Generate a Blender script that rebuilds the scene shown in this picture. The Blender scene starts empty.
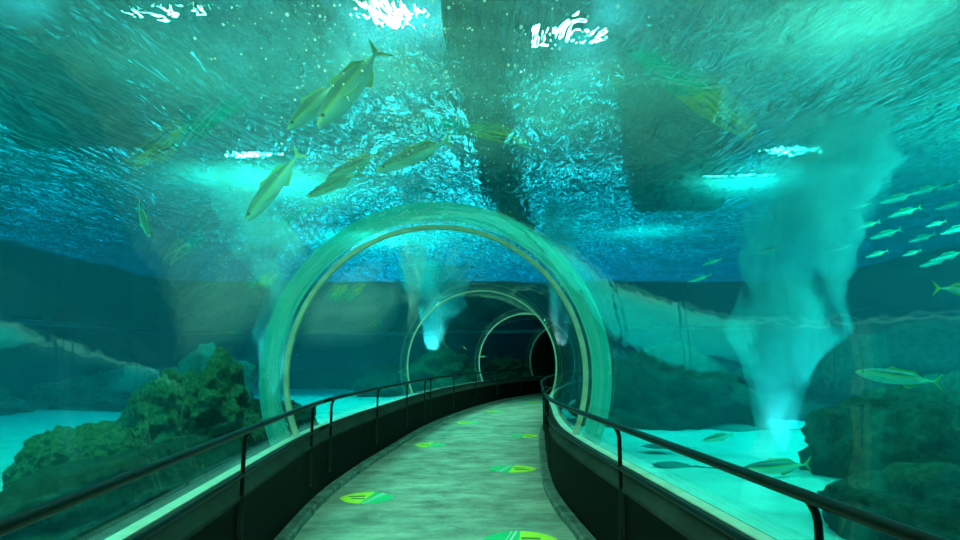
import bpy, bmesh, math, random
from mathutils import Vector, Matrix, noise
random.seed(7)
C = bpy.context.scene
COL = C.collection

# ------------------------------------------------------------------ camera, world, lights, exposure
PITCH = math.radians(7.74)
FPX = 640.0
EYE = Vector((0, 0, 1.6))
cam_d = bpy.data.cameras.new('camera'); cam = bpy.data.objects.new('camera', cam_d); COL.objects.link(cam)
cam_d.lens = 24.0; cam_d.sensor_width = 36.0; cam_d.clip_start = 0.05; cam_d.clip_end = 200
cam.location = EYE; cam.rotation_euler = (math.radians(90) + PITCH, 0, 0)
C.camera = cam
C.view_settings.view_transform = 'Standard'; C.view_settings.look = 'None'
C.view_settings.exposure = 0.17; C.view_settings.gamma = 1.0
C.view_settings.use_curve_mapping = False
C.cycles.use_denoising = True
C.cycles.max_bounces = 8; C.cycles.transparent_max_bounces = 20
C.cycles.diffuse_bounces = 2; C.cycles.glossy_bounces = 4; C.cycles.transmission_bounces = 6; C.cycles.volume_bounces = 1
C.cycles.sample_clamp_indirect = 4.0

W = bpy.data.worlds.new('world'); C.world = W; W.use_nodes = True
def ray(px, py):
    a = (px - 480) / FPX; b = (270 - py) / FPX
    return Vector((a, math.cos(PITCH) - b * math.sin(PITCH), math.sin(PITCH) + b * math.cos(PITCH)))
def at(px, py, Y):
    d = ray(px, py); return EYE + d * (Y / d.y)
def on_z(px, py, z):
    d = ray(px, py); return EYE + d * ((z - EYE.z) / d.z)

SURF = 5.2
def lamp(name, x, y, z, sx, sy, power, color=(0.45, 1.0, 0.88), rot=(0, 0, 0)):
    l = bpy.data.lights.new(name, 'AREA'); l.shape = 'RECTANGLE'; l.size = sx; l.size_y = sy
    l.energy = power; l.color = color
    o = bpy.data.objects.new(name, l); COL.objects.link(o); o.location = (x, y, z); o.rotation_euler = rot
    return o
# soft glow patches added to the dim teal world background to brighten the water surface
HALL_GLOW = [((400, 10), 0.12, 6.0), ((340, 95), 0.15, 2.2), ((575, 80), 0.11, 2.6), ((430, 150), 0.05, 2.0), ((575, 10), 0.08, 5.0), ((860, 50), 0.20, 1.5), ((735, 180), 0.12, 4.0), ((40, -10), 0.10, 2.2),
        ((215, 60), 0.2, 0.35), ((255, 190), 0.08, 0.9), ((480, -700), 0.5, 0.5)]
nt = W.node_tree; bg = nt.nodes['Background']; tcw = nt.nodes.new('ShaderNodeTexCoord'); acc = None
def wmath(op, a, b=None, c=None):
    n = nt.nodes.new('ShaderNodeMath'); n.operation = op
    for i, v in enumerate((a, b, c)):
        if v is None: continue
        if isinstance(v, (int, float)): n.inputs[i].default_value = v
        else: nt.links.new(v, n.inputs[i])
    return n.outputs[0]
for (px, py), rad, st in HALL_GLOW:
    d = ray(px, py).normalized(); vm = nt.nodes.new('ShaderNodeVectorMath'); vm.operation = 'DISTANCE'
    nt.links.new(tcw.outputs['Generated'], vm.inputs[0]); vm.inputs[1].default_value = d
    q = wmath('DIVIDE', vm.outputs['Value'], rad); q = wmath('POWER', q, 2.0); q = wmath('MULTIPLY', q, -1.5); q = wmath('EXPONENT', q); q = wmath('MULTIPLY', q, st)
    acc = q if acc is None else wmath('ADD', acc, q)
nw = nt.nodes.new('ShaderNodeTexNoise'); nw.inputs['Scale'].default_value = 9; nw.inputs['Detail'].default_value = 2; nt.links.new(tcw.outputs['Generated'], nw.inputs['Vector'])
nm = wmath('MULTIPLY_ADD', nw.outputs[0], 7.0, -3.0); nm = wmath('MAXIMUM', nm, 0.05)
acc = wmath('MULTIPLY', acc, nm); acc = wmath('ADD', acc, 0.015)
nt.links.new(acc, bg.inputs[1]); bg.inputs[0].default_value = (0.45, 1.0, 0.92, 1)

LAMPS = [  # lighting from above the tank, with unseen lamps added for sand, ledge and plumes: position, size, power, point it is aimed at
    ((4.2, 2.6, 6.6), 2.0, 1000, (4.2, 3.5, 0)), ((-4.4, 2.4, 6.6), 2.0, 2800, (-4.0, 4.0, 0)), ((0.0, 0.5, 6.6), 1.6, 620, (0, 2.0, 0)),
    ((9.5, 7.0, 6.8), 1.6, 11500, (10.5, 13.0, 0)), ((-10.0, 7.0, 6.8), 1.6, 2200, (-10.5, 13, 0)),
    ((6.2, 12.3, 6.3), 0.8, 1800, (6.2, 16.5, 0)), ((-4.6, 12.5, 6.3), 0.8, 3500, (-4.4, 17, 0)), ((-3.5, 19, 6.3), 0.8, 4500, (-3.5, 24, 0)),
    ((-1.15, 7.5, 6.3), 0.6, 300, (-3.2, 10.5, 0)), ((1.15, 8.0, 6.3), 0.6, 220, (2.6, 11.5, 0)), ((4.8, 18, 6.3), 0.8, 1200, (5.0, 23, 0)),
    ((5.4, 13.0, 5.75), 1.3, 650, (5.6, 15.0, 3)), ((0.2, 9, 6.3), 0.5, 350, (0.3, 14, 0)), ((0.8, 16.5, 6.3), 0.7, 2200, (2.0, 23, 0)),
    ((4.2, 6.2, 6.2), 0.9, 650, (4.4, 9.0, 2.2)), ((-3.7, 7.4, 6.3), 0.8, 220, (-3.8, 11.0, 2.2))]
for (x, y, z), sz, p, tg in LAMPS:
    o = lamp('overhead_fill_lamp', x, y, z, sz, sz, p, (0.85, 0.78, 0.42))
    o.rotation_euler = (Vector(tg) - Vector((x, y, z))).to_track_quat('-Z', 'Y').to_euler()

# ------------------------------------------------------------------ helpers
def link(name, bm, m, parent=None, smooth=False):
    me = bpy.data.meshes.new(name); bm.to_mesh(me); bm.free()
    if smooth:
        for p in me.polygons: p.use_smooth = True
    for mm in (m if isinstance(m, (list, tuple)) else [m]): me.materials.append(mm)
    o = bpy.data.objects.new(name, me); COL.objects.link(o)
    if parent is not None: o.parent = parent
    return o
def tag(o, label, cat, group=None, kind=None):
    o['label'] = label; o['category'] = cat
    if group: o['group'] = group
    if kind: o['kind'] = kind
    return o
def struct(o, label=None):
    o['kind'] = 'structure'
    if label: o['label'] = label
    return o
def thing(name, label, cat, loc=(0, 0, 0), rotz=0, group=None):
    o = bpy.data.objects.new(name, None); COL.objects.link(o); o.location = loc; o.rotation_euler = (0, 0, rotz)
    o.empty_display_size = 0.1
    tag(o, label, cat, group); return o

def grid_faces(bm, rows, closed_u=False, closed_v=False):
    nu = len(rows); nv = len(rows[0]); fs = []
    for i in range(nu if closed_u else nu - 1):
        for j in range(nv if closed_v else nv - 1):
            try: fs.append(bm.faces.new((rows[i][j], rows[(i + 1) % nu][j], rows[(i + 1) % nu][(j + 1) % nv], rows[i][(j + 1) % nv])))
            except ValueError: pass
    return fs
def tube(bm, pts, r, n=10, cap=True):
    pts = [Vector(p) for p in pts]; rows = []
    up = Vector((0, 0, 1)); prev = None
    for i, p in enumerate(pts):
        t = (pts[min(i + 1, len(pts) - 1)] - pts[max(i - 1, 0)]).normalized()
        if prev is None:
            a = up if abs(t.z) < 0.9 else Vector((1, 0, 0))
            u = t.cross(a).normalized()
        else:
            u = (prev - t * prev.dot(t)).normalized()
        prev = u; v = t.cross(u)
        rr = r[i] if isinstance(r, (list, tuple)) else r
        rows.append([bm.verts.new(p + (u * math.cos(2 * math.pi * k / n) + v * math.sin(2 * math.pi * k / n)) * rr) for k in range(n)])
    grid_faces(bm, rows, closed_v=True)
    if cap:
        bm.faces.new(rows[0]); bm.faces.new(rows[-1])
def box(bm, c, s, rot=None):
    M = Matrix.Translation(c) @ (rot.to_4x4() if rot else Matrix()) @ Matrix.Diagonal((s[0], s[1], s[2], 1))
    bmesh.ops.create_cube(bm, size=1, matrix=M)
def fix(bm):
    bmesh.ops.recalc_face_normals(bm, faces=bm.faces)

# ------------------------------------------------------------------ path of the tunnel
CP = [(0.55, -8), (0.30, -4), (0.05, 0), (-0.20, 3.3), (-0.46, 7.0), (-0.42, 9.0), (-0.26, 11), (0.02, 14), (0.58, 17.5),
      (1.65, 22), (2.75, 25), (4.2, 28), (6.0, 31), (8.0, 34)]
def catmull(P, per=12):
    out = []
    for i in range(1, len(P) - 2):
        p0, p1, p2, p3 = (Vector((a[0], a[1])) for a in P[i - 1:i + 3])
        for k in range(per):
            t = k / per
            out.append(0.5 * ((2 * p1) + (p2 - p0) * t + (2 * p0 - 5 * p1 + 4 * p2 - p3) * t * t + (3 * p1 - p0 - 3 * p2 + p3) * t ** 3))
    out.append(Vector(P[-2])); return out
RAW = catmull(CP)
LEN = [0.0]
for i in range(1, len(RAW)): LEN.append(LEN[-1] + (RAW[i] - RAW[i - 1]).length)
def sample(s):
    s = max(0.0, min(LEN[-1] - 1e-5, s))
    lo, hi = 0, len(LEN) - 1
    while hi - lo > 1:
        m = (lo + hi) // 2
        if LEN[m] <= s: lo = m
        else: hi = m
    f = (s - LEN[lo]) / (LEN[hi] - LEN[lo]); return RAW[lo].lerp(RAW[hi], f)
def frame(s):
    p = sample(s); a = sample(s - 0.4); b = sample(s + 0.4); t = (b - a).normalized()
    return p, t, Vector((t.y, -t.x))
def s_of_y(Y):
    lo, hi = 0.0, LEN[-1]
    for _ in range(40):
        m = (lo + hi) / 2
        if sample(m).y < Y: lo = m
        else: hi = m
    return lo
def P3(s, lat, z):
    p, t, n = frame(s); q = p + n * lat; return Vector((q.x, q.y, z))
def srange(a, b, step):
    n = max(1, int(round((b - a) / step))); return [a + (b - a) * i / n for i in range(n + 1)]
def sweep(bm, prof, ss, closed=True, caps=True):
    rows = [[bm.verts.new(P3(s, l, z)) for (l, z) in prof] for s in ss]
    grid_faces(bm, rows, closed_v=closed)
    if caps and closed:
        bm.faces.new(rows[0]); bm.faces.new(rows[-1])
    return rows

S0 = s_of_y(-3.6); SEND = s_of_y(26.8)
R = 1.64; ZC = 1.42; LEDGE = 0.77
A0 = math.asin((LEDGE - ZC) / R)

# ------------------------------------------------------------------ materials
def mat(name):
    m = bpy.data.materials.new(name); m.use_nodes = True; nt = m.node_tree
    for n in list(nt.nodes): nt.nodes.remove(n)
    out = nt.nodes.new('ShaderNodeOutputMaterial'); return m, nt, out
def nd(nt, t, **kw):
    n = nt.nodes.new(t)
    for k, v in kw.items():
        if k.startswith('_'): setattr(n, k[1:], v)
        else: n.inputs[k.replace('__', ' ')].default_value = v
    return n
def ramp(nt, src, stops):
    r = nt.nodes.new('ShaderNodeValToRGB'); e = r.color_ramp.elements
    e[0].position = stops[0][0]; e[0].color = (*stops[0][1], 1)
    e[1].position = stops[-1][0]; e[1].color = (*stops[-1][1], 1)
    for p, c in stops[1:-1]:
        x = e.new(p); x.color = (*c, 1)
    nt.links.new(src, r.inputs[0]); return r
def coords(nt, scale=(1, 1, 1), obj=False):
    tc = nt.nodes.new('ShaderNodeTexCoord'); mp = nt.nodes.new('ShaderNodeMapping'); mp.inputs['Scale'].default_value = scale
    nt.links.new(tc.outputs['Object'], mp.inputs[0]); return mp.outputs[0]
def plain(name, col, rough=0.5, metal=0.0, spec=0.5, bump=0.0, bscale=20, vary=0.0, vscale=3, col2=None, emit=None):
    m, nt, out = mat(name)
    b = nd(nt, 'ShaderNodeBsdfPrincipled', Roughness=rough, Metallic=metal)
    b.inputs['Base Color'].default_value = (*col, 1); b.inputs['Specular IOR Level'].default_value = spec
    co = coords(nt)
    if vary or col2:
        n = nd(nt, 'ShaderNodeTexNoise', Scale=vscale, Detail=8, Roughness=0.65); nt.links.new(co, n.inputs['Vector'])
        c2 = col2 or tuple(c * (1 - vary) for c in col)
        r = ramp(nt, n.outputs[0], [(0.35, c2), (0.65, col)]); nt.links.new(r.outputs[0], b.inputs['Base Color'])
    if bump:
        n2 = nd(nt, 'ShaderNodeTexNoise', Scale=bscale, Detail=8, Roughness=0.7); nt.links.new(co, n2.inputs['Vector'])
        bp = nd(nt, 'ShaderNodeBump', Strength=bump, Distance=0.05); nt.links.new(n2.outputs[0], bp.inputs['Height'])
        nt.links.new(bp.outputs[0], b.inputs['Normal'])
    nt.links.new(b.outputs[0], out.inputs[0]); return m

M = {}
M['rail'] = plain('dark_painted_steel', (0.004, 0.006, 0.005), 0.35, 0.0, 0.2)
M['plate'] = plain('highlight_steel_plate', (0.06, 0.07, 0.06), 0.4, 0.5)  # lighter steel stands in for the highlights low on the posts
M['panel'] = plain('black_panel', (0.0022, 0.0030, 0.0025), 0.7, 0, 0.08, vary=0.4)
M['cap'] = plain('grey_cap', (0.04, 0.05, 0.042), 0.85, 0, 0.15, vary=0.4, vscale=2)
M['ledge'] = plain('pale_ledge', (0.55, 0.62, 0.54), 0.6, vary=0.25, vscale=6)
M['ring'] = plain('pale_seal', (0.62, 0.62, 0.45), 0.45, vary=0.3, vscale=8)
M['wall'] = plain('tank_wall', (0.03, 0.10, 0.16), 0.9, vary=0.5, vscale=0.4)
M['pipe'] = plain('pale_pipe', (0.55, 0.65, 0.62), 0.5)
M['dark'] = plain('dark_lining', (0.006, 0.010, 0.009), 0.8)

# concrete floor
m, nt, out = mat('worn_concrete')
b = nd(nt, 'ShaderNodeBsdfPrincipled', Roughness=0.62); co = coords(nt)
n1 = nd(nt, 'ShaderNodeTexNoise', Scale=1.6, Detail=10, Roughness=0.72); nt.links.new(co, n1.inputs['Vector'])
r1 = ramp(nt, n1.outputs[0], [(0.34, (0.20, 0.21, 0.18)), (0.5, (0.42, 0.42, 0.36)), (0.66, (0.60, 0.60, 0.50))])
co2 = coords(nt, (1.0, 3.0, 1)); n2 = nd(nt, 'ShaderNodeTexNoise', Scale=1.5, Detail=8, Roughness=0.7); nt.links.new(co2, n2.inputs['Vector'])
r2 = ramp(nt, n2.outputs[0], [(0.40, (0.6, 0.6, 0.6)), (0.60, (1, 1, 1))])
mx = nt.nodes.new('ShaderNodeMixRGB'); mx.blend_type = 'MULTIPLY'; mx.inputs[0].default_value = 0.85
nt.links.new(r1.outputs[0], mx.inputs[1]); nt.links.new(r2.outputs[0], mx.inputs[2]); nt.links.new(mx.outputs[0], b.inputs['Base Color'])
n3 = nd(nt, 'ShaderNodeTexNoise', Scale=30, Detail=6, Roughness=0.7); nt.links.new(co, n3.inputs['Vector'])
bp = nd(nt, 'ShaderNodeBump', Strength=0.4, Distance=0.01); nt.links.new(n3.outputs[0], bp.inputs['Height']); nt.links.new(bp.outputs[0], b.inputs['Normal'])
nt.links.new(b.outputs[0], out.inputs[0]); M['floor'] = m
M['kerb'] = plain('rough_kerb', (0.20, 0.26, 0.23), 0.8, bump=0.6, bscale=14, vary=0.75, vscale=7)

# sand
M['sand'] = plain('pale_sand', (0.75, 0.85, 0.74), 0.9, 0, 0.1, bump=0.4, bscale=5, vary=0.28, vscale=1.6)

# rock with moss on top-facing sides
def rock_mat(name, c_rock, c_moss, moss=0.5, scale=3.0):
    m, nt, out = mat(name); b = nd(nt, 'ShaderNodeBsdfPrincipled', Roughness=0.9); b.inputs['Specular IOR Level'].default_value = 0.15
    co = coords(nt)
    n = nd(nt, 'ShaderNodeTexNoise', Scale=scale, Detail=12, Roughness=0.75); nt.links.new(co, n.inputs['Vector'])
    r = ramp(nt, n.outputs[0], [(0.35, tuple(c * 0.25 for c in c_rock)), (0.55, c_rock), (0.72, tuple(min(1, c * 1.8) for c in c_rock))])
    n2 = nd(nt, 'ShaderNodeTexNoise', Scale=scale * 1.4, Detail=10, Roughness=0.8); nt.links.new(co, n2.inputs['Vector'])
    g = nt.nodes.new('ShaderNodeNewGeometry'); sp = nt.nodes.new('ShaderNodeSeparateXYZ'); nt.links.new(g.outputs['Normal'], sp.inputs[0])
    ad = nt.nodes.new('ShaderNodeMath'); ad.operation = 'ADD'; nt.links.new(sp.outputs[2], ad.inputs[0]); nt.links.new(n2.outputs[0], ad.inputs[1])
    rm = ramp(nt, ad.outputs[0], [(max(0, 0.55 - moss), (0, 0, 0)), (1.0, (1, 1, 1))])
    mx = nt.nodes.new('ShaderNodeMixRGB'); nt.links.new(rm.outputs[0], mx.inputs[0]); nt.links.new(r.outputs[0], mx.inputs[1]); mx.inputs[2].default_value = (*c_moss, 1)
    n4 = nd(nt, 'ShaderNodeTexNoise', Scale=scale * 3.5, Detail=8, Roughness=0.75); nt.links.new(co, n4.inputs['Vector'])
    r4 = ramp(nt, n4.outputs[0], [(0.38, (0.25, 0.25, 0.25)), (0.60, (1, 1, 1))])
    m4 = nt.nodes.new('ShaderNodeMixRGB'); m4.blend_type = 'MULTIPLY'; m4.inputs[0].default_value = 0.9
    nt.links.new(mx.outputs[0], m4.inputs[1]); nt.links.new(r4.outputs[0], m4.inputs[2]); nt.links.new(m4.outputs[0], b.inputs['Base Color'])
    n3 = nd(nt, 'ShaderNodeTexNoise', Scale=scale * 4, Detail=12, Roughness=0.8); nt.links.new(co, n3.inputs['Vector'])
    bp = nd(nt, 'ShaderNodeBump', Strength=1.0, Distance=0.12); nt.links.new(n3.outputs[0], bp.inputs['Height']); nt.links.new(bp.outputs[0], b.inputs['Normal'])
    nt.links.new(b.outputs[0], out.inputs[0]); return m
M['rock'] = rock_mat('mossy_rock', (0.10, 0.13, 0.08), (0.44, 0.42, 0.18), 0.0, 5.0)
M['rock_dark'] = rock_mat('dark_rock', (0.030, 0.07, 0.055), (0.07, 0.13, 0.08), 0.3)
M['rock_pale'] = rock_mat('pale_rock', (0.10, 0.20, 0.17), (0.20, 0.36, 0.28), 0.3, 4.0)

# acrylic: clear, mirror-like reflections
m, nt, out = mat('clear_acrylic')
tr = nt.nodes.new('ShaderNodeBsdfTransparent'); tr.inputs[0].default_value = (0.965, 0.99, 0.985, 1)
gl = nt.nodes.new('ShaderNodeBsdfGlossy'); gl.inputs['Roughness'].default_value = 0.0; gl.inputs[0].default_value = (1, 1, 1, 1)
lw = nt.nodes.new('ShaderNodeLayerWeight'); lw.inputs[0].default_value = 0.12
rp = nt.nodes.new('ShaderNodeMapRange'); rp.inputs['From Min'].default_value = 0; rp.inputs['From Max'].default_value = 1
rp.inputs['To Min'].default_value = 0.055; rp.inputs['To Max'].default_value = 0.52
nt.links.new(lw.outputs['Facing'], rp.inputs['Value'])
co = coords(nt, (1, 1, 1)); nz = nd(nt, 'ShaderNodeTexNoise', Scale=1.1, Detail=3, Roughness=0.5); nt.links.new(co, nz.inputs['Vector'])
bp = nd(nt, 'ShaderNodeBump', Strength=0.25, Distance=0.02); nt.links.new(nz.outputs[0], bp.inputs['Height']); nt.links.new(bp.outputs[0], gl.inputs['Normal'])
ms = nt.nodes.new('ShaderNodeMixShader'); nt.links.new(rp.outputs[0], ms.inputs[0]); nt.links.new(tr.outputs[0], ms.inputs[1]); nt.links.new(gl.outputs[0], ms.inputs[2])
nt.links.new(ms.outputs[0], out.inputs[0]); M['acrylic'] = m

# teal band standing in for the bright crescent of reflected sand round the nearest ring
m, nt, out = mat('reflected_crescent_band')
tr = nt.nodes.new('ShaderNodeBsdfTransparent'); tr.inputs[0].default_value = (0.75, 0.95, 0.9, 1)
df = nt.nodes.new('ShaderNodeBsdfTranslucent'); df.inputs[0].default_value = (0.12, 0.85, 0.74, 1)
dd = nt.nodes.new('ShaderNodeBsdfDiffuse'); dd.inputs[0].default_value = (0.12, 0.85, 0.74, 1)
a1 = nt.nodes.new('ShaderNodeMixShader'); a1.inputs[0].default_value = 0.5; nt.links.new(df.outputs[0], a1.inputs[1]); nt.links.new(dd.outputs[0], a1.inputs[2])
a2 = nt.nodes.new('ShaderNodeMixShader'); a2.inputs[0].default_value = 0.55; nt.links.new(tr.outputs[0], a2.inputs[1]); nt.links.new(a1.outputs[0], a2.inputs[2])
nt.links.new(a2.outputs[0], out.inputs[0]); M['crescent_band'] = m

# water surface seen from below
m, nt, out = mat('rippled_water_surface')
co = coords(nt, (1.35, 0.42, 1))
w1 = nd(nt, 'ShaderNodeTexNoise', Scale=0.9, Detail=3, Roughness=0.5, Distortion=0.9); nt.links.new(co, w1.inputs['Vector'])
w2 = nd(nt, 'ShaderNodeTexNoise', Scale=3.4, Detail=2, Roughness=0.5, Distortion=1.2); nt.links.new(co, w2.inputs['Vector'])
sm = nt.nodes.new('ShaderNodeMath'); sm.operation = 'MULTIPLY_ADD'; sm.inputs[1].default_value = 0.40
nt.links.new(w2.outputs[0], sm.inputs[0]); nt.links.new(w1.outputs[0], sm.inputs[2])
bp = nd(nt, 'ShaderNodeBump', Strength=1.0, Distance=0.33); nt.links.new(sm.outputs[0], bp.inputs['Height'])
tr = nt.nodes.new('ShaderNodeBsdfTransparent')
tl = nt.nodes.new('ShaderNodeBsdfTranslucent'); tl.inputs[0].default_value = (0.8, 1.0, 0.97, 1); nt.links.new(bp.outputs[0], tl.inputs['Normal'])
rf = nt.nodes.new('ShaderNodeBsdfRefraction'); rf.inputs['IOR'].default_value = 1.16; rf.inputs['Roughness'].default_value = 0.0; nt.links.new(bp.outputs[0], rf.inputs['Normal'])
gl = nt.nodes.new('ShaderNodeBsdfGlossy'); gl.inputs['Roughness'].default_value = 0.03; gl.inputs[0].default_value = (0.75, 0.75, 0.75, 1); nt.links.new(bp.outputs[0], gl.inputs['Normal'])
def mixs(f, a, b_):
    x = nt.nodes.new('ShaderNodeMixShader'); x.inputs[0].default_value = f; nt.links.new(a, x.inputs[1]); nt.links.new(b_, x.inputs[2]); return x.outputs[0]
x1 = mixs(0.4, rf.outputs[0], gl.outputs[0])
x2 = mixs(0.035, x1, tl.outputs[0])
x3 = mixs(0.28, x2, tr.outputs[0])
lw = nt.nodes.new('ShaderNodeLayerWeight'); mr = nt.nodes.new('ShaderNodeMapRange')
for k_, v_ in (('From Min', 0.18), ('From Max', 0.68), ('To Min', 0.34), ('To Max', 0.0)): mr.inputs[k_].default_value = v_
nt.links.new(lw.outputs['Facing'], mr.inputs['Value']); nt.links.new(mr.outputs[0], x3.node.inputs[0])
nt.links.new(x3, out.inputs[0]); M['surface'] = m

def volume(name, density, color, absorb=None, adens=0.0, aniso=0.0):
    m, nt, out = mat(name)
    sc = nt.nodes.new('ShaderNodeVolumeScatter'); sc.inputs['Density'].default_value = density; sc.inputs['Color'].default_value = (*color, 1)
    sc.inputs['Anisotropy'].default_value = aniso
    if absorb:
        ab = nt.nodes.new('ShaderNodeVolumeAbsorption'); ab.inputs['Density'].default_value = adens; ab.inputs['Color'].default_value = (*absorb, 1)
        ad = nt.nodes.new('ShaderNodeAddShader'); nt.links.new(sc.outputs[0], ad.inputs[0]); nt.links.new(ab.outputs[0], ad.inputs[1])
        nt.links.new(ad.outputs[0], out.inputs['Volume'])
    else: nt.links.new(sc.outputs[0], out.inputs['Volume'])
    return m
M['water'] = volume('tank_water', 0.011, (0.05, 0.85, 1.0), (0.0, 0.875, 0.955), 0.50)
M['bubbles'] = volume('fine_bubbles', 0.6, (0.9, 1.0, 1.0))
nt = M['bubbles'].node_tree; vs = [n for n in nt.nodes if n.type == 'VOLUME_SCATTER'][0]; co = coords(nt, (1, 1, 0.6))
n_ = nd(nt, 'ShaderNodeTexNoise', Scale=1.7, Detail=5, Roughness=0.6, Distortion=0.6); nt.links.new(co, n_.inputs['Vector'])
m_ = nt.nodes.new('ShaderNodeMapRange'); nt.links.new(n_.outputs[0], m_.inputs['Value'])
for k_, v_ in (('From Min', 0.42), ('From Max', 0.66), ('To Min', 0.12), ('To Max', 2.6)): m_.inputs[k_].default_value = v_
nt.links.new(m_.outputs[0], vs.inputs['Density'])

# ------------------------------------------------------------------ tank shell
X0, X1, Y0, Y1, ZB, ZT = -15.0, 15.5, -6.0, 31.0, 0.05, 8.6
def wall(name, c, s):
    bm = bmesh.new(); box(bm, c, s); return struct(link(name, bm, M['wall']))
wall('wall_left', (X0 - 0.2, (Y0 + Y1) / 2, 2.55), (0.4, Y1 - Y0 + 0.8, 5.7))
wall('wall_right', (X1 + 0.2, (Y0 + Y1) / 2, 2.55), (0.4, Y1 - Y0 + 0.8, 5.7))
wall('wall_back', ((X0 + X1) / 2, Y1 + 0.2, 2.55), (X1 - X0, 0.4, 5.7))
wall('wall_front', ((X0 + X1) / 2, Y0 - 0.2, 2.55), (X1 - X0, 0.4, 5.7))

# water body with the tunnel cut out of it (one closed volume)
bm = bmesh.new()
box(bm, ((X0 + X1) / 2, (Y0 + Y1) / 2, (SURF + ZB - 0.3) / 2), (X1 - X0 - 0.02, Y1 - Y0 - 0.02, SURF - ZB + 0.26))
for f in bm.faces: f.normal_update()
RO = R + 0.09
A1 = math.asin((LEDGE - ZC) / RO)
prof = [(RO * math.cos(a), ZC + RO * math.sin(a)) for a in [A1 + (math.pi - 2 * A1) * i / 40 for i in range(41)]]
prof = prof + [(-RO * math.cos(A1), -0.12), (RO * math.cos(A1), -0.12)]
b2 = bmesh.new(); sweep(b2, prof, srange(S0 - 0.6, SEND + 1.0, 0.5)); fix(b2)
for f in b2.faces: f.normal_flip()
tmp = bpy.data.meshes.new('tmp'); b2.to_mesh(tmp); b2.free(); bm.from_mesh(tmp); bpy.data.meshes.remove(tmp)
o = link('water', bm, M['water']); o['kind'] = 'structure'; o['label'] = 'teal water filling the tank around the tunnel'

# wavy surface
bm = bmesh.new(); rows = []
NX, NY = 130, 150
for j in range(NY + 1):
    y = Y0 + 0.05 + (Y1 - Y0 - 0.1) * j / NY; row = []
    for i in range(NX + 1):
        x = X0 + 0.05 + (X1 - X0 - 0.1) * i / NX
        z = 0.10 * noise.noise(Vector((x * 0.55, y * 0.45, 1.3))) + 0.05 * noise.noise(Vector((x * 1.3, y * 1.1, 4.1)))
        row.append(bm.verts.new((x, y, SURF + z)))
    rows.append(row)
grid_faces(bm, rows)
struct(link('water_surface', bm, M['surface'], smooth=True), 'rippled underside of the water surface')

# dark strip added above the water to darken the surface along the tunnel
bm = bmesh.new(); sweep(bm, [(0.0, 5.75), (0.85, 5.75), (0.85, 5.85), (0.0, 5.85)], srange(1.0, s_of_y(22), 0.6)); fix(bm)
struct(link('added_shade_beam', bm, M['dark']), 'added dark strip above the water that darkens the surface over the tunnel')

for nm_, poly in (('added_shade_beam', [(1.9, 8.8), (3.5, 8.8), (6.4, 16.5), (4.0, 16.5)]), ('added_shade_beam', [(-6.6, 7.8), (-4.9, 7.8), (-6.2, 11.5), (-8.6, 11.5)])):  # opaque sheets added over the water to darken patches of its surface
    bm = bmesh.new(); lo = [bm.verts.new((x, y, 5.7)) for x, y in poly]; hi = [bm.verts.new((x, y, 5.82)) for x, y in poly]
    bm.faces.new(lo); bm.faces.new(hi)
    for k in range(4): bm.faces.new((lo[k], lo[(k + 1) % 4], hi[(k + 1) % 4], hi[k]))
    fix(bm); struct(link(nm_, bm, M['dark']), 'added dark sheet above the water that darkens the surface')

# sand bed either side
def cx_at(Y): return sample(s_of_y(Y)).x if Y > Y0 + 1 else sample(s_of_y(-4)).x
for side, nm in ((-1, 'sand_ground_left'), (1, 'sand_ground_right')):
    bm = bmesh.new(); rows = []
    for j in range(90):
        Y = Y0 + (Y1 - Y0) * j / 89
        s = s_of_y(max(-3.9, min(30.5, Y))); p, t, n = frame(s)
        e = p.x + side * 1.56 / max(0.5, t.y)
        far = X1 if side > 0 else X0
        row = []
        for i in range(60):
            x = e + (far - e) * (i / 59) ** 1.4
            z = 0.24 + 0.10 * noise.noise(Vector((x * 0.35, Y * 0.35, 7))) + 0.03 * noise.noise(Vector((x * 1.5, Y * 1.5, 2)))
            row.append(bm.verts.new((x, Y, z)))
        rows.append(row)
    grid_faces(bm, rows); fix(bm)
    struct(link(nm, bm, M['sand'], smooth=True))
# concrete base under the sand
wall('foundation_slab', ((X0 + X1) / 2, (Y0 + Y1) / 2, -0.32), (X1 - X0, Y1 - Y0, 0.2))

# pale pipe round the back and sides of the tank
bm = bmesh.new()
tube(bm, [(X0 + 0.15, 12, 2.75), (X0 + 0.15, 30.4, 2.75), (X0 + 0.6, 30.8, 2.75), (-4, 30.8, 2.72), (2, 30.7, 2.8), (6, 30.8, 3.0), (14.5, 30.8, 3.0)], 0.09, 8)
struct(link('trim_1', bm, M['pipe'], smooth=True), 'pale pipe running along the back wall of the tank')

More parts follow.
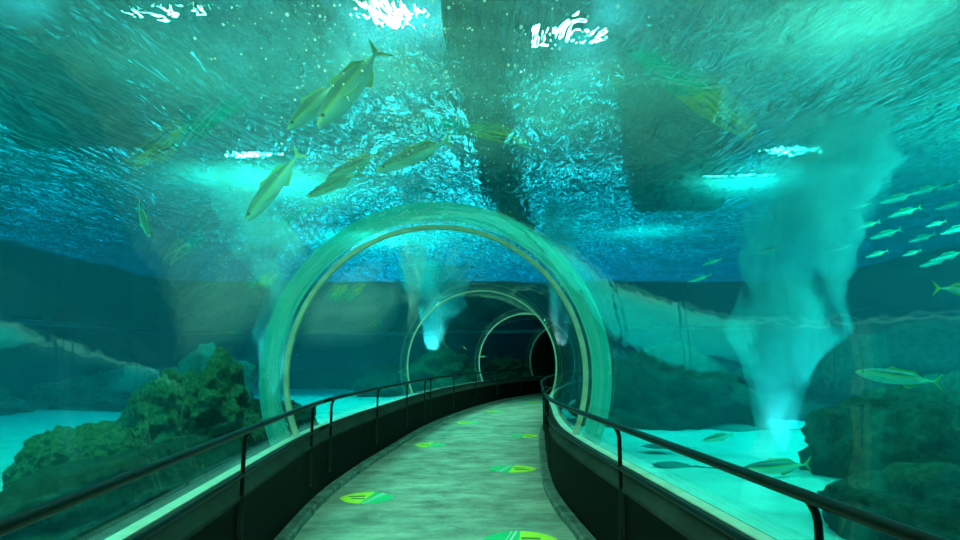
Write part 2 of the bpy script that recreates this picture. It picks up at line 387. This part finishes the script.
# ------------------------------------------------------------------ walkway
ss = srange(S0, SEND + 1.0, 0.4)
bm = bmesh.new(); sweep(bm, [(-1.26, 0), (1.26, 0), (1.26, -0.1), (-1.26, -0.1)], ss); fix(bm); struct(link('floor', bm, M['floor']))
for sd, nm, kn in ((-1, 'parapet_wall_left', 'trim_2'), (1, 'parapet_wall_right', 'trim_3')):
    bm = bmesh.new(); prof = [(1.25, -0.1), (1.25, 0.055), (1.27, 0.07), (1.36, 0.07), (1.36, -0.1)]
    rows = []
    for s in srange(S0, SEND + 1.0, 0.12):
        rows.append([bm.verts.new(P3(s, sd * (l + (0.018 * noise.noise(Vector((s * 2.1, l, sd * 3.0 + 9))) if k in (1, 2) else 0)), z)) for k, (l, z) in enumerate(prof)])
    grid_faces(bm, rows, closed_v=True); bm.faces.new(rows[0]); bm.faces.new(rows[-1]); fix(bm)
    struct(link(kn, bm, M['kerb']), 'rough concrete kerb at the foot of the parapet')
    bm = bmesh.new(); sweep(bm, [(sd * l, z) for l, z in [(1.365, -0.1), (1.365, 0.62), (1.45, 0.62), (1.45, -0.1)]], ss); fix(bm)
    pw = struct(link(nm, bm, M['panel']), 'black parapet panels beside the walkway')
    bm = bmesh.new(); sweep(bm, [(sd * l, z) for l, z in [(1.35, 0.622), (1.35, 0.65), (1.43, 0.765), (1.452, 0.765), (1.452, 0.622)]], ss); fix(bm)
    link('parapet_cap', bm, M['cap'], pw)
    bm = bmesh.new(); sweep(bm, [(sd * l, z) for l, z in [(1.455, -0.1), (1.455, 0.77), (1.535, 0.77), (1.535, -0.1)]], ss); fix(bm)
    link('ledge', bm, M['ledge'], pw)
    bm = bmesh.new(); sweep(bm, [(sd * l, z) for l, z in [(1.54, -0.1), (1.54, 0.755), (1.60, 0.74), (1.60, -0.1)]], ss); fix(bm)
    link('outer_footing', bm, M['rock_dark'], pw)

# ------------------------------------------------------------------ acrylic tunnel segments and rings
RING_S = [s_of_y(v) for v in (-0.9, 7.0, 14.0, 21.6)] + [SEND]
bounds = [S0] + RING_S
for i in range(len(bounds) - 1):
    bm = bmesh.new()
    arc = [A0 + (math.pi - 2 * A0) * k / 56 for k in range(57)]
    prof = [(R * math.cos(a), ZC + R * math.sin(a)) for a in arc] + [((R + 0.06) * math.cos(a), ZC + (R + 0.06) * math.sin(a)) for a in reversed(arc)]
    sweep(bm, prof, srange(bounds[i] + 0.012, bounds[i + 1] - 0.012, 0.2)); fix(bm)
    struct(link('window_%d' % (i + 1), bm, M['acrylic'], smooth=False), 'curved clear acrylic tunnel section')
    for p in COL.objects[-1].data.polygons: p.use_smooth = True

def ring_part(name, s, r0, r1, w, m, parent, a_ext=0.0, ds=0.0):
    p, t, n = frame(s); bm = bmesh.new(); rows = []
    rows_n = 72
    for k in range(rows_n + 1):
        a = (A0 - a_ext) + (math.pi - 2 * (A0 - a_ext)) * k / rows_n
        row = []
        for (rr, dd) in ((r0, -w / 2), (r0, w / 2), (r1, w / 2), (r1, -w / 2)):
            q = p + n * (rr * math.cos(a)) + t * (dd + ds)
            row.append(bm.verts.new((q.x, q.y, ZC + rr * math.sin(a))))
        rows.append(row)
    grid_faces(bm, rows, closed_v=True); bm.faces.new(rows[0]); bm.faces.new(rows[-1]); fix(bm)
    if parent is not None:
        for v in bm.verts: v.co -= parent.location
    return link(name, bm, m, parent)
ring_labels = [None, 'large nearest pale hoop arching over the walkway', 'middle pale hoop beyond the large nearest one',
               'small pale hoop further along where the tunnel bends right', 'pale rim of the dark exit opening at the tunnel end']
for i, s in enumerate(RING_S):
    if i == 0: continue
    p, t, n = frame(s)
    rt = thing('tunnel_ring', ring_labels[i], 'ring', (p.x, p.y, LEDGE), 0, None)
    ring_part('seal', s, R - (0.05 if i in (1, 4) else 0.032), R - 0.004, 0.07 if i in (1, 4) else 0.04, M['ring'], rt)
    if i == 1: ring_part('crescent_band', s, R + 0.07, R + 0.26, 0.12, M['crescent_band'], rt, ds=0.05)  # reflected light built as a translucent band

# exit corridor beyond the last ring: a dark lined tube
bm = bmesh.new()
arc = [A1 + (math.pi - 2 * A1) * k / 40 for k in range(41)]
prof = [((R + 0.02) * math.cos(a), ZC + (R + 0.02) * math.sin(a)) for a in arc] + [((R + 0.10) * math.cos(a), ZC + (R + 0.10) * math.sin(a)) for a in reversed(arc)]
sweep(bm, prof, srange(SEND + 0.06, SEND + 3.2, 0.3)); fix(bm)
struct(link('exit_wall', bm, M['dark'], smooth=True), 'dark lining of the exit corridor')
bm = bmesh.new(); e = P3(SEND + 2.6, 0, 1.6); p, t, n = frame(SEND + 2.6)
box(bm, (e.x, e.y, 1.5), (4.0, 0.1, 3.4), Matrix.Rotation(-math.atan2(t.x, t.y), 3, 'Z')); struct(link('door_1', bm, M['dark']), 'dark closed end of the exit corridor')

# ------------------------------------------------------------------ handrails
def handrail(label, sd, a, b, posts, bend=True):
    base = P3(a, sd * 1.33, 0)
    t = thing('handrail', label, 'handrail', base, 0, 'black handrails along the walkway')
    def L(v): return Vector(v) - base
    for nm, z, lat, r in (('top_rail', 1.10, 1.31, 0.024), ('lower_rail', 0.79, 1.35, 0.019)):
        bm = bmesh.new(); tube(bm, [L(P3(s, sd * lat, z)) for s in srange(a, b, 0.25)], r, 12); link(nm, bm, M['rail'], t, True)
    for s in posts:
        bm = bmesh.new()
        pts = [(1.345, 0.26), (1.345, 0.6), (1.345, 0.95), (1.345, 1.01), (1.338, 1.045), (1.322, 1.075), (1.312, 1.09)]
        fr = [(s, l, z) for l, z in pts]
        tube(bm, [L(P3(q, sd * l, z)) for q, l, z in fr], 0.016, 8)
        po = link('post', bm, M['rail'], t, True)
        bm = bmesh.new(); q = L(P3(s, sd * 1.353, 0.44)); _, tt, nn = frame(s)
        box(bm, q, (0.03, 0.035, 0.42), Matrix.Rotation(-math.atan2(tt.x, tt.y), 3, 'Z')); link('fixing_plate', bm, M['plate'], po)
    return t
sy = s_of_y
handrail('black handrail on the left, nearest section up to the bend', -1, sy(-1.5), sy(7.55), [sy(v) for v in (-0.3, 2.05, 4.7, 7.1)])
handrail('black handrail on the left, middle section between the large and middle hoops', -1, sy(7.6), sy(14.75), [sy(v) for v in (7.95, 10.4, 12.8, 14.5)])
handrail('black handrail on the left, far section curving round to the exit', -1, sy(14.8), sy(26.7), [sy(v) for v in (15.1, 17.6, 20.2, 22.8, 25.3)])
handrail('black handrail on the right, nearest section', 1, sy(-1.5), sy(9.1), [sy(v) for v in (-0.1, 2.3, 4.75, 8.9)])
handrail('black handrail on the right, far section hidden round the bend', 1, sy(9.15), sy(26.7), [sy(v) for v in (9.5, 12.2, 14.6, 17.5, 20.5, 23.5, 26.5)])

# ------------------------------------------------------------------ floor stickers
M['yel'] = plain('yellow_vinyl', (0.80, 0.92, 0.04), 0.4)
M['grn'] = plain('green_vinyl', (0.02, 0.62, 0.22), 0.4)
M['wht'] = plain('white_vinyl', (0.85, 0.9, 0.85), 0.4)
M['ink'] = plain('dark_ink', (0.10, 0.22, 0.03), 0.5)
def halfw(u):   # u from -1 blunt yellow nose to 1 pointed green tail
    return 0.5 * (max(0.0, 1 - abs(u) ** 2.2)) ** 0.72
def sticker(c, w, d, yaw, flip, label):
    t = thing('floor_sticker', label, 'floor sticker', (c.x, c.y, 0.0), yaw + (math.pi if flip else 0), 'surfboard stickers on the walkway floor')
    def strip(nm, u0, u1, z0, z1, m, slant=0.0, vmin=-1, vmax=1, parent=t):
        bm = bmesh.new(); n = 18; top = []; bot = []
        for k in range(n + 1):
            u = u0 + (u1 - u0) * k / n; top.append(u)
        rows = []
        for u in top:
            row = []
            for v in (vmin, vmin * 0.5 + vmax * 0.5, vmax):
                uu = u + slant * v * 0.5
                uu = max(-1, min(1, uu)); h = halfw(uu)
                row.append((uu * w / 2, v * h * d))
            rows.append(row)
        for z in (z0, z1):
            vs = [[bm.verts.new((x, y, z)) for x, y in r] for r in rows]; grid_faces(bm, vs)
            (bot if z == z0 else top)  # noqa
        bmesh.ops.remove_doubles(bm, verts=bm.verts, dist=1e-5); fix(bm)
        return link(nm, bm, m, parent)
    strip('board', -1, 1, 0.001, 0.003, M['grn'])
    y_ = strip('yellow_half', -1, 0.02, 0.0035, 0.0045, M['yel'], 0.25)
    strip('lettering', -0.72, -0.12, 0.005, 0.0055, M['ink'], 0, 0.12, 0.34, y_)
    strip('lettering', -0.55, -0.05, 0.005, 0.0055, M['ink'], 0, -0.30, -0.10, y_)
    strip('stripe', 0.22, 0.28, 0.0035, 0.0045, M['wht'], 0.5)
    strip('stripe', 0.36, 0.39, 0.0035, 0.0045, M['wht'], 0.5)
ST = [((367, 498), 0.62, False, 'left-hand surfboard sticker nearest the camera, yellow end to the left'),
      ((512, 469), 0.70, True, 'surfboard sticker in the middle distance on the right, yellow end to the right'),
      ((430, 445), 0.58, False, 'second surfboard sticker along the left side of the walkway'),
      ((524, 436), 0.60, True, 'surfboard sticker beside the right kerb, second of the right-hand row beyond the middle one'),
      ((468, 423), 0.56, False, 'third surfboard sticker along the left side of the walkway'),
      ((495, 411.5), 0.56, False, 'fourth surfboard sticker along the left side, small and distant'),
      ((531, 402.5), 0.56, True, 'farthest surfboard sticker before the bend'),
      ((520, 541), 0.68, True, 'large surfboard sticker cut off by the bottom of the picture')]
for (px, py), w, fl, lb in ST:
    c = on_z(px, py, 0); _, tt, nn = frame(s_of_y(c.y)); sticker(c, w, 0.62, -math.atan2(tt.x, tt.y) * 0.6, fl, lb)

# ------------------------------------------------------------------ rocks
def rock(c, r, seed, m, label, detail=5, rough=0.22, yaw=0.0, group=None, name='boulder'):
    bm = bmesh.new(); bmesh.ops.create_icosphere(bm, subdivisions=detail, radius=1)
    o3 = Vector((seed * 3.7, seed * 1.3, seed * 0.7))
    for v in bm.verts:
        d = v.co.normalized()
        k = 1 + rough * 1.3 * noise.noise(d * 1.3 + o3) + rough * 0.7 * noise.noise(d * 3.1 + o3) + 0.10 * noise.noise(d * 6 + o3) + 0.07 * noise.noise(d * 13 + o3) + 0.045 * noise.noise(d * 27 + o3)
        q = d * k; v.co = Vector((q.x * r[0], q.y * r[1], q.z * r[2]))
    ob = link(name, bm, m, None, True); ob.location = c; ob.rotation_euler = (0, 0, yaw)
    tag(ob, label, 'rock', group); return ob
rock((-3.68, 6.15, 0.38), (0.62, 0.58, 0.62), 1, M['rock'], 'large rounded mossy boulder at the lower left beyond the handrail', 6, rough=0.08)
rock((-3.45, 8.3, 0.62), (0.62, 1.0, 0.95), 2, M['rock'], 'tall mossy boulder behind the large rounded one on the left', 6, rough=0.22)
rock((-4.75, 9.6, 0.55), (0.5, 0.6, 0.75), 3, M['rock'], 'low mossy boulder behind and left of the tall mossy boulder', rough=0.2)
rock((-3.0, 9.6, 0.35), (0.55, 0.9, 0.62), 4, M['rock_dark'], 'dark flat rock between the tall mossy boulder and the large hoop')
rock((-2.82, 5.7, 0.30), (0.50, 2.2, 0.52), 31, M['rock_dark'], 'low dark rock along the foot of the tunnel on the left')
rock((-9.0, 17.0, 0.35), (2.6, 1.0, 0.95), 21, M['rock_pale'], 'long pale reef ridge far behind the mossy boulders on the left', rough=0.3)
rock((-12.5, 15.0, 0.35), (1.8, 1.0, 1.1), 22, M['rock_pale'], 'pale reef block at the left edge behind the mossy boulders', rough=0.3)
rock((-5.6, 13.5, 0.7), (0.75, 0.8, 1.1), 23, M['rock_pale'], 'upright pale rock standing behind the tall mossy boulder', rough=0.25)
rock((-1.6, 25.8, 0.4), (1.7, 1.2, 1.3), 5, M['rock'], 'big mossy rock seen through the middle hoop', rough=0.3)
rock((-3.6, 23.5, 0.3), (0.9, 1.0, 0.8), 15, M['rock_dark'], 'dark rock left of the big mossy rock seen through the middle hoop')
rock((1.2, 29.3, 0.8), (0.9, 0.7, 0.75), 6, M['rock'], 'small mossy rock before the far wall, left of the exit', rough=0.35)
rock((-6.8, 28.0, 0.4), (1.4, 0.9, 0.7), 7, M['rock_dark'], 'dark low rock at the far end of the left sand')
rock((-4.1, 27.0, 0.4), (1.3, 0.8, 0.9), 8, M['rock_dark'], 'dark pointed rock at the far sand edge left of the middle hoop')
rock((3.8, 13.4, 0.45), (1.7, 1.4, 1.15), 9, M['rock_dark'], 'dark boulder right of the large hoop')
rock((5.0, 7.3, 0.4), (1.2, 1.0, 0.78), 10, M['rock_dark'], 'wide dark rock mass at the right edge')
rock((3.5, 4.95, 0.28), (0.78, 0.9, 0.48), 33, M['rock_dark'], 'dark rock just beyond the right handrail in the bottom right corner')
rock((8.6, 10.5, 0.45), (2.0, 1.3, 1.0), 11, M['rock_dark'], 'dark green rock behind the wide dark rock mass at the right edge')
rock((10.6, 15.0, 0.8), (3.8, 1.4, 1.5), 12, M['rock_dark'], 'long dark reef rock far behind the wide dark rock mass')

# ------------------------------------------------------------------ bubble plumes
def plume(pts, label, seed, m=None, n=28):
    """pts: (centre, radius)"""
    bm = bmesh.new(); rows = []
    cs = [Vector(p) for p, _ in pts]; rs = [r for _, r in pts]; K = 10
    def interp(a, t):
        i = min(int(t), len(a) - 2); f = t - i; f = f * f * (3 - 2 * f); return a[i] * (1 - f) + a[i + 1] * f
    tot = (len(pts) - 1) * K
    for q in range(tot + 1):
        t = q / K; c = interp(cs, t); r = interp(rs, t); row = []
        for k in range(n):
            a = 2 * math.pi * k / n; d = Vector((math.cos(a), math.sin(a), 0))
            f = 1 + 0.45 * noise.noise(Vector((d.x * 1.1 + seed, d.y * 1.1, c.z * 1.3))) + 0.25 * noise.noise(Vector((d.x * 2.5, d.y * 2.5 + seed, c.z * 3.0)))
            row.append(bm.verts.new(c + d * r * f))
        rows.append(row)
    grid_faces(bm, rows, closed_v=True); bm.faces.new(rows[0]); bm.faces.new(rows[-1]); fix(bm)
    o = link('bubble_plume', bm, m or M['bubbles'], None, True); tag(o, label, 'bubbles', None, 'stuff'); return o
plume([(at(772, 452, 9), 0.15), (at(778, 400, 9), 0.36), (at(783, 340, 9), 0.68), (at(795, 285, 9), 0.62), (at(812, 225, 9), 0.85), (at(828, 165, 9), 1.0), (at(842, 118, 9), 0.6)],
      'wide rising plume of fine bubbles on the right', 1)
plume([(at(275, 392, 11), 0.15), (at(272, 340, 11), 0.3), (at(285, 290, 11), 0.34), (at(262, 240, 11), 0.55), (at(240, 195, 11), 0.5), (at(225, 165, 11), 0.3)],
      'plume of fine bubbles left of the large hoop', 2)
plume([(at(433, 350, 22), 0.2), (at(436, 325, 22), 0.5), (at(440, 300, 22), 0.9), (at(430, 265, 22), 1.2)], 'small distant bubble plume seen through the middle hoop', 3)
plume([(at(412, 330, 12), 0.08), (at(414, 290, 12), 0.18), (at(414, 240, 12), 0.26), (at(416, 175, 12), 0.4)], 'narrow bubble curtain seen through the top left of the large hoop', 4)
plume([(at(562, 345, 13), 0.1), (at(560, 315, 13), 0.22), (at(560, 270, 13), 0.3), (at(562, 200, 13), 0.5)], 'thin bubble plume just right of the bend', 5)

# lamp at the right plume's foot; the other spots are added to brighten plumes
def spot(px, py, Y, power, tgt, ang=50):
    l = bpy.data.lights.new('plume_fill_spot', 'SPOT'); l.energy = power; l.color = (0.7, 1.0, 0.95); l.shadow_soft_size = 0.04; l.spot_size = math.radians(ang); l.spot_blend = 0.6
    o = bpy.data.objects.new('plume_fill_spot', l); COL.objects.link(o); o.location = at(px, py, Y)
    o.rotation_euler = (Vector(tgt) - o.location).to_track_quat('-Z', 'Y').to_euler()
spot(787, 455, 9.0, 120, at(812, 225, 9.3), 90)
spot(275, 400, 11.0, 200, at(262, 240, 11))
spot(433, 356, 22, 250, at(430, 265, 22), 80)
spot(560, 350, 13, 60, at(562, 240, 13), 80)

# air bubbles clinging to the crown of the tunnel
bm = bmesh.new(); rr = random.Random(3)
for i in range(3800):
    u = rr.random()
    s_ = s_of_y(2.2) + (s_of_y(13.5) - s_of_y(2.2)) * u
    a_ = math.radians(98 + rr.gauss(0, 11))
    if rr.random() < 0.15: a_ = math.radians(rr.uniform(62, 125))
    rad = 0.0025 + 0.006 * rr.random() ** 3
    c_ = P3(s_, (R + 0.062) * math.cos(a_), ZC + (R + 0.062) * math.sin(a_))
    q = Matrix.Translation(c_) @ Matrix.Diagonal((rad, rad * rr.uniform(1, 2.2), rad, 1))
    bmesh.ops.create_icosphere(bm, subdivisions=1, radius=1, matrix=q)
m, nt, out = mat('air_bubble'); a_ = nt.nodes.new('ShaderNodeBsdfTranslucent'); b_ = nt.nodes.new('ShaderNodeBsdfTransparent'); c_ = nt.nodes.new('ShaderNodeMixShader'); c_.inputs[0].default_value = 0.35
a_.inputs[0].default_value = (0.95, 0.98, 0.96, 1); nt.links.new(a_.outputs[0], c_.inputs[1]); nt.links.new(b_.outputs[0], c_.inputs[2]); nt.links.new(c_.outputs[0], out.inputs[0]); M['air'] = m
tag(link('air_bubbles', bm, M['air'], None, True), 'tiny air bubbles clinging to the crown of the acrylic tunnel', 'bubbles', None, 'stuff')

# ------------------------------------------------------------------ fish
M['fish'] = plain('silver_green_fish', (0.62, 0.72, 0.45), 0.35, 0.2, vary=0.3, vscale=9)
M['fishback'] = plain('dark_fish_back', (0.10, 0.16, 0.12), 0.5, vary=0.3)
M['fin'] = plain('yellow_fin', (0.62, 0.58, 0.16), 0.5)
M['eye'] = plain('fish_eye', (0.01, 0.01, 0.01), 0.15)
M['ray'] = plain('grey_skin', (0.10, 0.20, 0.17), 0.7, vary=0.3)
m, nt, out = mat('two_tone_fish')   # dark back, pale belly by height on the body
b = nd(nt, 'ShaderNodeBsdfPrincipled', Roughness=0.55); tc = nt.nodes.new('ShaderNodeTexCoord'); sp = nt.nodes.new('ShaderNodeSeparateXYZ')
nt.links.new(tc.outputs['Object'], sp.inputs[0]); mr = nt.nodes.new('ShaderNodeMapRange'); mr.inputs['From Min'].default_value = -0.12; mr.inputs['From Max'].default_value = 0.12
nt.links.new(sp.outputs[2], mr.inputs[0])
r = ramp(nt, mr.outputs[0], [(0.0, (0.92, 0.94, 0.80)), (0.48, (0.70, 0.74, 0.58)), (0.56, (0.62, 0.58, 0.14)), (0.62, (0.09, 0.14, 0.10)), (1.0, (0.04, 0.07, 0.06))])
nt.links.new(r.outputs[0], b.inputs['Base Color']); nt.links.new(b.outputs[0], out.inputs[0]); M['fish2'] = m

def fin_mesh(poly, th=0.006):
    bm = bmesh.new()
    a = [bm.verts.new((x, -th / 2, z)) for x, z in poly]; c = [bm.verts.new((x, th / 2, z)) for x, z in poly]
    bm.faces.new(a); bm.faces.new(c)
    for i in range(len(poly)): bm.faces.new((a[i], a[(i + 1) % len(poly)], c[(i + 1) % len(poly)], c[i]))
    fix(bm); return bm
PROTO = {}
def build_fish(kind, depth=0.165, width=0.12, bm_m='fish2', fin_m='fin', bend=0.0, fork=0.10):
    """unit-length fish along +X: head at x=0.5, tail tip at x=-0.5"""
    t = bpy.data.objects.new('fish', None); COL.objects.link(t)
    prof = [(0.50, 0.01, 0.0), (0.485, 0.16, 0), (0.45, 0.36, 0), (0.39, 0.60, 0), (0.30, 0.84, 0), (0.18, 0.98, 0), (0.06, 1.0, 0), (-0.06, 0.9, 0), (-0.17, 0.70, 0), (-0.26, 0.44, 0), (-0.33, 0.22, 0), (-0.38, 0.13, 0), (-0.41, 0.12, 0)]
    bm = bmesh.new(); rows = []
    for x, k, _ in prof:
        yo = bend * max(0, -x + 0.1) ** 2
        rows.append([bm.verts.new((x, yo + math.cos(2 * math.pi * q / 18) * width / 2 * (k if x > -0.3 else k * 0.8), math.sin(2 * math.pi * q / 18) * depth / 2 * k)) for q in range(18)])
    grid_faces(bm, rows, closed_v=True); bm.faces.new(rows[0]); bm.faces.new(rows[-1]); fix(bm)
    link('body', bm, M[bm_m], t, True)
    yo = bend * 0.51 ** 2
    f = fin_mesh([(-0.39, 0.012), (-0.50, fork), (-0.485, fork * 0.75), (-0.44, 0), (-0.485, -fork * 0.75), (-0.50, -fork), (-0.39, -0.012)]); o_ = link('tail_fin', f, M[fin_m], t); o_.location = (0, yo, 0)
    d2 = depth / 2
    link('dorsal_fin', fin_mesh([(0.16, d2 * 0.93), (0.08, d2 + 0.035), (0.02, d2 + 0.018), (-0.18, d2 * 0.72 + 0.03), (-0.28, d2 * 0.32), (-0.1, d2 * 0.8)]), M[fin_m], t)
    link('anal_fin', fin_mesh([(-0.04, -d2 * 0.88), (-0.08, -d2 - 0.03), (-0.2, -d2 * 0.62 - 0.02), (-0.27, -d2 * 0.35), (-0.15, -d2 * 0.7)]), M[fin_m], t)
    for sd in (-1, 1):
        f = link('pectoral_fin', fin_mesh([(0.25, 0.015), (0.10, -0.05), (0.04, -0.045), (0.22, -0.02)]), M[fin_m], t)
        f.location = (0, sd * width * 0.44, -0.01); f.rotation_euler = (sd * 0.6, 0, 0)
        bm = bmesh.new(); bmesh.ops.create_uvsphere(bm, u_segments=10, v_segments=8, radius=0.013); e = link('eye', bm, M['eye'], t, True); e.location = (0.425, sd * width * 0.235, 0.018)
    return t
def place_fish(kind, head, tail, label, group=None, roll=0.0, first=[{}], **kw):
    head = Vector(head); tail = Vector(tail); L = (head - tail).length
    if kind not in PROTO:
        root = build_fish(kind, **kw); PROTO[kind] = (root, list(root.children)); r = root
    else:
        src, kids = PROTO[kind]; r = src.copy(); COL.objects.link(r)
        for k in kids:
            c = k.copy(); c.parent = r; COL.objects.link(c)
    x = (head - tail).normalized(); up = Vector((0, 0, 1)); y = up.cross(x).normalized(); z = x.cross(y)
    Mx = Matrix((x, y, z)).transposed() @ Matrix.Rotation(roll, 3, 'X')
    r.location = (head + tail) / 2; r.rotation_euler = Mx.to_euler(); r.scale = (L, L, L)
    r.name = 'fish'
    tag(r, label, 'fish', group); return r
place_fish('jack', at(318, 127, 5.6), at(381, 47, 6.5), 'long slender fish overhead, larger and nearer of the overlapping pair at top left of centre', roll=0.7)
place_fish('jack', at(288, 130, 6.2), at(342, 79, 6.9), 'slender fish overhead just left of and half behind the larger one', roll=0.5)
place_fish('jack', at(376, 171, 6.6), at(452, 139, 7.2), 'pale-bellied fish overhead, rightmost of the group above the hoop', roll=-0.3)
place_fish('jack', at(326, 179, 6.8), at(383, 151, 7.2), 'pale fish overhead, upper of the two stacked ones above the hoop', roll=-0.3)
place_fish('jack', at(306, 197, 7.0), at(363, 171, 7.4), 'pale fish overhead, lower of the two stacked ones above the hoop', roll=-0.2)
place_fish('jack', at(245, 222, 8.0), at(302, 150, 8.6), 'green slim fish swimming steeply left of the stacked pair', roll=0.3)
place_fish('jack', at(150, 237, 8.0), at(138, 203, 8.4), 'tiny fish hanging head down at the left')
place_fish('jack', at(855, 372, 6.0), at(943, 383, 6.0), 'large pale green fish swimming level at the right edge of the picture')
place_fish('jack', at(1010, 292, 5.5), at(932, 288, 5.5), 'fish cut off by the right edge with only its tail showing')
place_fish('jack', at(702, 441, 8.3), at(734, 434, 8.5), 'small yellow fish over the sand right of the large hoop')
place_fish('jack', at(740, 470, 7.0), at(812, 464, 7.2), 'pale fish half hidden behind the right handrail')
for i, (x, y) in enumerate([(862, 206), (905, 212), (925, 190), (948, 186), (936, 224), (958, 229), (886, 234), (922, 238), (877, 254), (912, 253), (948, 256), (950, 205), (868, 225), (842, 248), (898, 198), (935, 262), (770, 250), (700, 278), (712, 262)]):
    L = 10 + (i * 7) % 9
    place_fish('jack', at(x - L, y + L * 0.3, 10 + (i % 4)), at(x + L, y - L * 0.3, 10 + (i % 4)), 'small silvery fish in the loose school under the surface at the right', 'school of small silvery fish at the right')
place_fish('jack', at(478, 356.5, 20), at(487, 356.5, 20), 'tiny pale fish seen through the small hoop')
place_fish('jack', at(463, 346, 20), at(467, 350, 20), 'tiny pale fish above the big mossy rock')

# rays and dark fish resting on the sand
def flatfish(c, L, yaw, label):
    t = thing('stingray', label, 'ray', c, yaw)
    bm = bmesh.new(); rows = []
    N = 16
    for i in range(N + 1):
        u = -1 + 2 * i / N; row = []
        for j in range(13):
            v = -1 + 2 * j / 12; w = (1 - abs(u) ** 1.6) * 0.42
            row.append(bm.verts.new((u * 0.5 * L, v * w * L, 0.09 * L * (1 - v * v) * (1 - u * u) + 0.003)))
        rows.append(row)
    grid_faces(bm, rows); fix(bm)
    bm2 = bm; bd = link('disc', bm2, M['ray'], t, True); md = bd.modifiers.new('s', 'SOLIDIFY'); md.thickness = 0.01 * L
    bm = bmesh.new(); tube(bm, [(-0.45 * L, 0, 0.02), (-0.8 * L, 0.04 * L, 0.02), (-1.15 * L, 0, 0.015)], [0.02 * L, 0.012 * L, 0.004 * L], 6); link('tail', bm, M['ray'], t, True)
def sandp(px, py, z=0.27): return on_z(px, py, z)
flatfish(sandp(673, 466), 0.55, 2.6, 'dark stingray lying on the bright sand nearest the right handrail')
flatfish(sandp(658, 447), 0.5, 2.8, 'small dark ray on the sand just above the nearer stingray')
flatfish(sandp(735, 429), 1.0, 2.9, 'long dark ray on the far sand behind the yellow fish')
